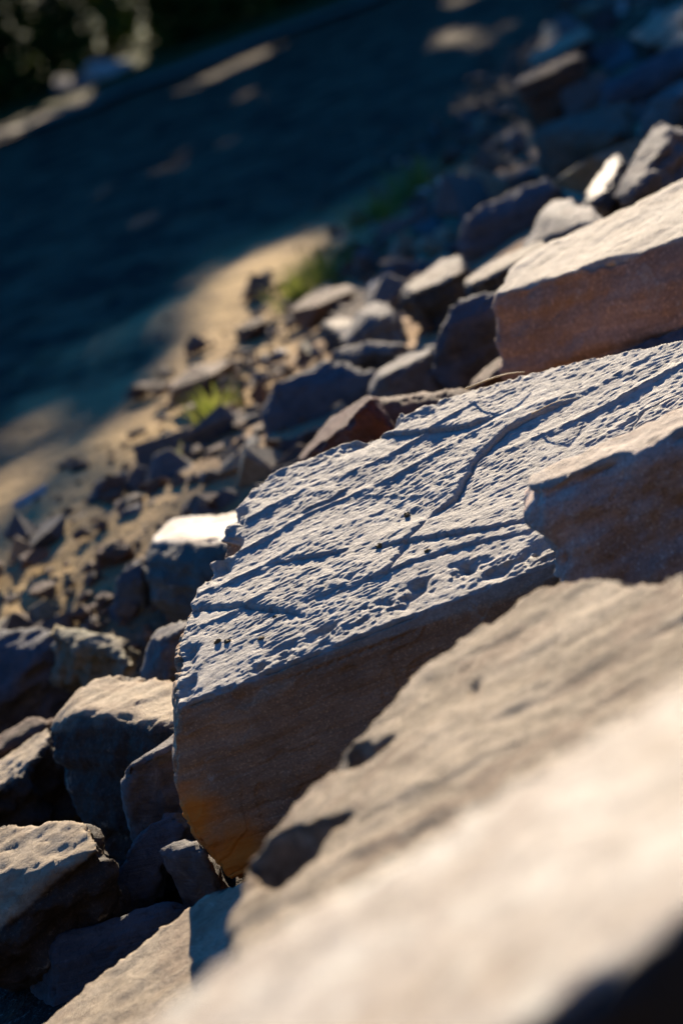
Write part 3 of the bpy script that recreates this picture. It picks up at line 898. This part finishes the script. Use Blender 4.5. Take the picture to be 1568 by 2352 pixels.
def make_gravel():
    """Fine gravel scattered over the sand and rubble foot, too small to pick apart."""
    ico = [(0, 0, 1), (.9, 0, .4), (.28, .85, .4), (-.72, .53, .4), (-.72, -.53, .4), (.28, -.85, .4), (.6, .5, -.3), (-.3, .8, -.3), (-.8, 0, -.3), (-.3, -.8, -.3), (.6, -.5, -.3)]
    fac = [(0, 1, 2), (0, 2, 3), (0, 3, 4), (0, 4, 5), (0, 5, 1), (1, 6, 2), (2, 6, 7), (2, 7, 3), (3, 7, 8), (3, 8, 4), (4, 8, 9), (4, 9, 5), (5, 9, 10), (5, 10, 1), (1, 10, 6)]
    ico = np.array(ico)
    V, F = [], []
    for k in range(2600):
        y = 6.0 + 12 * random.random() ** 1.4
        t = random.gauss(0.35, 0.3)
        x = -1.0 + (t + 0.318 * (y - 6.6)) / 0.948
        s = 0.008 * math.exp(random.gauss(0.1, 0.8))
        v = ico * (1 + 0.25 * RNG.normal(size=(11, 1))) * s * np.array([1, 1, .7])
        a = random.uniform(0, 6.28)
        c, q = math.cos(a), math.sin(a)
        v = np.stack([v[:, 0] * c - v[:, 1] * q, v[:, 0] * q + v[:, 1] * c, v[:, 2]], 1) + np.array([x, y, float(ground_z(x, y)) + 0.02 + .2 * s])
        F += [tuple(i + len(V) * 11 for i in f) for f in fac]
        V.append(v)
    me = bpy.data.meshes.new('gravel')
    me.from_pydata(np.concatenate(V).tolist(), [], F)
    me.materials.append(MAT['brown'])
    o = bpy.data.objects.new('gravel', me)
    col.objects.link(o)
    tag(o, 'fine gravel strewn over the sand along the foot of the rubble', 'gravel', kind='stuff')
make_gravel()

# ------------------------------------------------------------------ grass tufts
def tuft(px, py, h, nb, label, depth=None, spread=0.10):
    p = P(px, py, depth) if depth else on_ground(px, py)
    V, F = [], []
    for k in range(nb):
        a, r = random.uniform(0, 6.28), random.uniform(0, spread)
        bx, by = r * math.cos(a), r * math.sin(a)
        ln, lean = h * random.uniform(.5, 1.1), random.uniform(.1, .7)
        wv = Vector((-math.sin(a), math.cos(a), 0)) * 0.006 * random.uniform(.6, 1.4)
        prev = None
        for s in range(4):
            f = s / 3
            c = Vector((bx + math.cos(a) * lean * ln * f * f, by + math.sin(a) * lean * ln * f * f, ln * f * (1 - .25 * lean * f)))
            ww = wv * (1 - f * .92)
            V += [c - ww, c + ww]
            i = len(V)
            if s:
                F.append((i - 4, i - 3, i - 1, i - 2))
    me = bpy.data.meshes.new('grass_tuft')
    me.from_pydata([tuple(v) for v in V], [], F)
    me.materials.append(MAT['blade'])
    o = bpy.data.objects.new('grass_tuft', me)
    o.location = (p.x, p.y, p.z)
    col.objects.link(o)
    tag(o, label, 'grass tuft', 'green tufts among the rubble')

tuft(500, 965, 0.13, 90, 'bright green tuft at the tip of the sunlit sand, lowest but one of the tufts')
tuft(412, 1075, 0.08, 40, 'small dull green tuft, lowest of the tufts among the rubble', spread=.04)
tuft(700, 690, 0.16, 120, 'yellow-green tuft just beside the two small pale stones', spread=.16)
tuft(750, 650, 0.17, 120, 'darker green tuft a little above the yellow-green one by the pale stones', spread=.16)
tuft(880, 510, 0.18, 110, 'pale green tuft, wider of the pair high at the rubble edge', spread=.18)
tuft(965, 450, 0.20, 120, 'yellowish tuft, highest of the tufts at the rubble edge', spread=.15)

# ------------------------------------------------------------------ things lying on the rippled boulder
def clod(px, py, size, label):
    bm = bmesh.new()
    bmesh.ops.create_icosphere(bm, subdivisions=2, radius=1)
    for v in bm.verts:
        v.co *= 1 + 0.45 * random.uniform(-1, 1)
        v.co.z *= 0.8
    me = bpy.data.meshes.new('dirt_crumb')
    bm.to_mesh(me)
    bm.free()
    me.materials.append(MAT['clod'])
    o = bpy.data.objects.new('dirt_crumb', me)
    o.location = on_plane(px, py, MQ, MN) + MN * 0.001
    o.scale = (size, size, size)
    col.objects.link(o)
    tag(o, label, 'dirt crumb', 'crumbs of dirt on the rippled boulder')
clod(501, 1476, 0.0061, 'dark dirt crumb casting a long shadow, first of a pair on the lower boulder corner')
clod(524, 1474, 0.0061, 'dark dirt crumb casting a long shadow, second of a pair on the lower boulder corner')
clod(599, 1467, 0.0065, 'single dark dirt crumb a little along from the pair of crumbs')
clod(982, 1267, 0.0058, 'dirt crumb below the double groove of the rippled boulder')
clod(870, 1256, 0.0065, 'flat dirt crumb at the start of the double groove on the boulder')
clod(935, 1183, 0.0058, 'tiny upright dirt crumb beside the branching crack of the boulder')
clod(634, 1418, 0.0043, 'dirt crumb at the end of the lower ledge of the rippled boulder')

def stem(a, b, r, label, lift=0.012):
    pa, pb = on_plane(*a, MQ, MN) + MN * lift, on_plane(*b, MQ, MN) + MN * lift
    ax = (pb - pa)
    s1 = ax.cross(MN).normalized()
    V, F = [], []
    for k in range(9):
        f = k / 8
        c = pa + ax * f + MN * (0.01 * math.sin(f * 3.1)) + s1 * (0.006 * math.sin(f * 5))
        rr = r * (1 - .6 * f)
        for j in range(5):
            t = j / 5 * 6.283
            V.append(c + (s1 * math.cos(t) + MN * math.sin(t)) * rr - pa)
        if k:
            for j in range(5):
                F.append(((k - 1) * 5 + j, (k - 1) * 5 + (j + 1) % 5, k * 5 + (j + 1) % 5, k * 5 + j))
    me = bpy.data.meshes.new('straw_stem')
    me.from_pydata([tuple(v) for v in V], [], F)
    me.materials.append(MAT['straw'])
    o = bpy.data.objects.new('straw_stem', me)
    o.location = pa
    col.objects.link(o)
    tag(o, label, 'straw')
stem((1075, 908), (1210, 874), .0022, 'golden dry straw lying along the far edge of the rippled boulder', .016)
stem((1225, 962), (1330, 930), .0014, 'short fine pale straw beside the crack on the rippled boulder')

# ------------------------------------------------------------------ pale glinting rock on the far track
def far_rock(px, py, d, size, label, mat, sc3=(1, 1, 1)):
    p = on_ground(px, py)
    me = random.choice(SHAPES[mat]).copy()
    me.materials.clear()
    me.materials.append(MAT[mat] if mat != 'tan' else MAT['glint'])
    o = bpy.data.objects.new('rock', me)
    o.location = p - Vector((0, 0, .05))
    o.scale = Vector(sc3) * size
    o.rotation_euler = (0, 0, .3)
    col.objects.link(o)
    tag(o, label, 'rock')
far_rock(245, 178, 28, .45, 'pale rock gleaming in the sun on the far track below the dark trees', 'tan', (1.2, .7, .6))
far_rock(195, 205, 28, .4, 'shaded blue-grey rock next to the gleaming pale rock on the far track', 'slate', (1, .7, .8))

# ------------------------------------------------------------------ trees that shade the flat
def ground_px(x, y):
    p = on_ground(x, y)
    return (p.x, p.y)
LIT = [[ground_px(*q) for q in poly] for poly in (
    [(545, 640), (570, 560), (640, 530), (625, 590), (690, 560), (660, 640), (640, 760), (560, 860), (470, 990), (330, 1060), (380, 960), (470, 840), (520, 740)],
    [(310, 530), (340, 500), (400, 478), (330, 540), (285, 590)],
    [(0, 335), (0, 295), (90, 250), (185, 205), (190, 230), (90, 290)],
    [(385, 216), (480, 175), (640, 100), (650, 108), (540, 160), (430, 208)],
    [(222, 180), (240, 145), (310, 128), (305, 160)],
)]
def sun_px(x, y, d):
    p = P(x, y, d)
    return (p.x - S.x * p.z / S.z, p.y - S.y * p.z / S.z)
DAPPLE = [[sun_px(x, y, d) for x, y in poly] for poly, d in (
    ([(1220, 300), (1260, 270), (1450, 220), (1450, 310)], 9.0),
    ([(1160, 200), (1330, 110), (1350, 140), (1190, 215)], 11.0),
    ([(1430, 95), (1560, 0), (1600, 30), (1480, 105)], 11.2),
    ([(1050, 510), (1260, 400), (1300, 430), (1100, 520)], 8.2),
    ([(1100, 190), (1150, 160), (1150, 200)], 12.0),
    ([(1500, 280), (1560, 180), (1600, 200), (1540, 300)], 8.2),
)]
DAPPLE += [[ground_px(*q) for q in poly] for poly in (
    [(40, 940), (180, 835), (320, 750), (300, 800), (150, 900), (50, 980)],
    [(0, 1060), (0, 985), (110, 930), (70, 1010)],
    [(180, 1030), (330, 905), (450, 790), (490, 815), (350, 960), (220, 1070)],
    [(0, 720), (0, 650), (60, 640), (40, 700)],
    [(420, 420), (520, 370), (560, 380), (450, 440)],
)]
def inside(pt, poly):
    x, y = pt
    r = False
    j = len(poly) - 1
    for i in range(len(poly)):
        xi, yi = poly[i]
        xj, yj = poly[j]
        if (yi > y) != (yj > y) and x < (xj - xi) * (y - yi) / (yj - yi) + xi:
            r = not r
        j = i
    return r

def sunny(x, y):
    """Where the low sun reaches the ground past the crowns."""
    edge = 8.7 + 0.7 * math.sin(x * 1.3 + 0.5) + 0.5 * math.sin(x * 3.1) - 2.1 * max(0, min(1, (x - 0.15) / 0.5)) - 0.6 * max(0, min(1, (-x - 0.9) / 1.0))
    if x < -0.3 and y > 6.0 and y < 11:
        if random.random() < 0.40 + 0.16 * math.sin(1.3 * y + 2.0 * x):
            return True
    elif y < edge:
        return True
    if y < 23 and random.random() < (0.55 if x > 0.45 else 0.38) + 0.42 * math.sin(2.3 * x + 0.5 * y) * math.sin(0.9 * y - 1.1 * x):
        return True
    if random.random() < 0.64 and any(inside((x + a, y + b), p) for p in DAPPLE for a, b in ((0, 0), (.1, 0), (-.1, 0), (0, .2), (0, -.2))):
        return True
    return any(inside((x + a, y + b), p) for p in LIT for a, b in ((0, 0), (.22, 0), (-.22, 0), (0, .3), (0, -.3)))

def tree(x, y, h, rx, label, n_leaf, low):
    z0 = float(ground_z(x, y))
    root = bpy.data.objects.new('tree', None)
    root.location = (x, y, z0)
    col.objects.link(root)
    tag(root, label, 'tree', 'trees beyond the far track')
    # trunk with limbs
    V, F = [], []
    def limb(a, b, r0, r1):
        ax = (b - a)
        s1 = ax.cross(Vector((.3, .9, .2))).normalized()
        s2 = ax.cross(s1).normalized()
        o0 = len(V)
        for k in range(5):
            f = k / 4
            c = a + ax * f + s1 * math.sin(f * 3.1) * .06 * ax.length
            for j in range(8):
                t = j / 8 * 6.283
                V.append(c + (s1 * math.cos(t) + s2 * math.sin(t)) * (r0 + (r1 - r0) * f) * (1 + .15 * math.sin(3 * t + k)))
        for k in range(4):
            for j in range(8):
                F.append((o0 + k * 8 + j, o0 + k * 8 + (j + 1) % 8, o0 + (k + 1) * 8 + (j + 1) % 8, o0 + (k + 1) * 8 + j))
    top = Vector((random.uniform(-.4, .4), random.uniform(-.4, .4), h * .85))
    limb(Vector((0, 0, -.2)), top, .24, .05)
    for k in range(9):
        f = random.uniform(.25, .8)
        a = random.uniform(0, 6.28)
        s = top * f
        limb(s, s + Vector((math.cos(a), math.sin(a), .5)) * rx * random.uniform(.5, .85), .08, .02)
    me = bpy.data.meshes.new('trunk')
    me.from_pydata([tuple(v) for v in V], [], F)
    me.materials.append(MAT['bark'])
    o = bpy.data.objects.new('trunk', me)
    col.objects.link(o)
    o.parent = root
    # crown
    V, F = [], []
    clumps = []
    for k in range(46):
        a, b, r = random.uniform(0, 6.28), random.uniform(-1, 1), random.uniform(.25, 1) ** .6
        q = math.sqrt(1 - b * b)
        clumps.append((Vector((math.cos(a) * q * rx * r, math.sin(a) * q * rx * r, low + (h - low) * (.5 + .5 * b * r))), rx * random.uniform(.22, .42)))
    for k in range(n_leaf):
        c, r = random.choice(clumps)
        p = c + Vector((random.gauss(0, .5), random.gauss(0, .5), random.gauss(0, .5))) * r
        if p.z < 0.1:
            continue
        wz = p.z + z0
        if wz > 0.05:
            kx = wz / S.z
            if sunny(x + p.x - S.x * kx, y + p.y - S.y * kx):
                continue
        u = Vector((random.gauss(0, 1), random.gauss(0, 1), random.gauss(0, .6))).normalized()
        v = u.cross(Vector((random.gauss(0, 1), random.gauss(0, 1), random.gauss(0, 1)))).normalized()
        s = random.uniform(.16, .30)
        i = len(V)
        V += [p - u * s, p + v * s * .55, p + u * s, p - v * s * .55]
        F.append((i, i + 1, i + 2, i + 3))
    me = bpy.data.meshes.new('crown')
    me.from_pydata([tuple(v) for v in V], [], F)
    me.materials.append(MAT['leaf'])
    o = bpy.data.objects.new('crown', me)
    col.objects.link(o)
    o.parent = root

TREES = [
    (-8.6, 35.0, 11.5, 3.2, 'bushy tree at the outer end of the dark tree row', 9000, 0.4),
    (-5.0, 33.8, 12.0, 3.3, 'dense dark tree with leaves down to the ground above the gleaming rock', 11000, 0.3),
    (-2.1, 32.6, 12.5, 3.2, 'tree whose dim trunk rises just past the gleaming rock', 11000, 1.2),
    (0.8, 33.6, 12.5, 3.3, 'tree next to the dim trunk, with yellow-green low leaves', 11000, 0.8),
    (3.8, 34.2, 12.5, 3.3, 'tree with foliage hidden above the lit verge', 11000, 0.6),
    (6.9, 34.8, 12.5, 3.4, 'tree nearest the rubble slope in the row', 11000, 0.8),
    (-7.0, 39.0, 14.0, 3.6, 'taller tree behind the outer end of the dark row', 9000, 0.6),
    (-0.6, 38.5, 14.0, 3.8, 'taller tree behind the dim trunk', 9000, 0.6),
    (5.4, 39.0, 14.0, 3.8, 'taller tree behind the tree nearest the rubble', 9000, 0.6),
]
for x, y, h, rx, lb, nl, low in TREES:
    tree(x, y, h, rx, lb, nl, low)

def bush(x, y, h, r, label):
    root = bpy.data.objects.new('bush', None)
    root.location = (x, y, float(ground_z(x, y)))
    col.objects.link(root)
    tag(root, label, 'bush', 'bushes under the dark trees')
    V, F = [], []
    for k in range(2600):
        a, q = random.uniform(0, 6.28), random.random() ** .5
        z = random.random()
        rr = r * q * (1 - .5 * z * z) * (1 + .3 * math.sin(3 * a + x))
        p = Vector((rr * math.cos(a), .7 * rr * math.sin(a), .03 + z * h * (1 + .25 * math.sin(2.3 * a))))
        kx = p.z / S.z
        if sunny(x + p.x - S.x * kx, y + p.y - S.y * kx):
            continue
        u = Vector((random.gauss(0, 1), random.gauss(0, 1), random.gauss(0, .6))).normalized()
        v = u.cross(Vector((random.gauss(0, 1), random.gauss(0, 1), random.gauss(0, 1)))).normalized()
        s = random.uniform(.07, .15)
        i = len(V)
        V += [p - u * s, p + v * s * .5, p + u * s, p - v * s * .5]
        F.append((i, i + 1, i + 2, i + 3))
    me = bpy.data.meshes.new('foliage')
    me.from_pydata([tuple(v) for v in V], [], F)
    me.materials.append(MAT['leaf'])
    o = bpy.data.objects.new('foliage', me)
    col.objects.link(o)
    o.parent = root
    V, F = [], []
    for k in range(7):
        a = k * .9
        b = Vector((.5 * r * math.cos(a), .4 * r * math.sin(a), h * .7))
        for j in range(4):
            t = j * 1.571
            V.append(Vector((.03 * math.cos(t), .03 * math.sin(t), -.05)))
        for j in range(4):
            t = j * 1.571
            V.append(b + Vector((.01 * math.cos(t), .01 * math.sin(t), 0)))
        i = k * 8
        F += [(i + j, i + (j + 1) % 4, i + 4 + (j + 1) % 4, i + 4 + j) for j in range(4)]
    me = bpy.data.meshes.new('stem')
    me.from_pydata([tuple(v) for v in V], [], F)
    me.materials.append(MAT['bark'])
    o = bpy.data.objects.new('stem', me)
    col.objects.link(o)
    o.parent = root
bush(-7.4, 31.6, 2.6, 1.7, 'dark bush in the top corner under the trees, outermost of the bushes')
bush(-5.2, 31.9, 2.4, 1.6, 'dark bush just above the gleaming pale rock')
bush(-3.3, 31.5, 2.5, 1.4, 'dark bush touching the dim trunk on its outer side')
bush(-0.9, 31.6, 2.3, 1.4, 'dark bush touching the dim trunk on the side of the rubble')
bush(1.2, 31.4, 2.4, 1.5, 'dark bush between dim trunk and lit verge')
bush(3.6, 31.8, 2.2, 1.5, 'dark bush closest to the rubble slope')
bush(-8.8, 34.4, 3.2, 2.0, 'tall dark bush behind the outermost bush under the trees')
bush(-5.6, 35.0, 3.2, 2.0, 'tall dark bush behind the bush above the gleaming rock')
bush(-2.6, 34.8, 3.2, 1.9, 'tall dark bush right behind the dim trunk')
bush(0.3, 35.0, 3.2, 1.9, 'tall dark bush behind the pair flanking the dim trunk')
bush(3.0, 35.2, 3.2, 1.9, 'tall dark bush behind the lit verge')
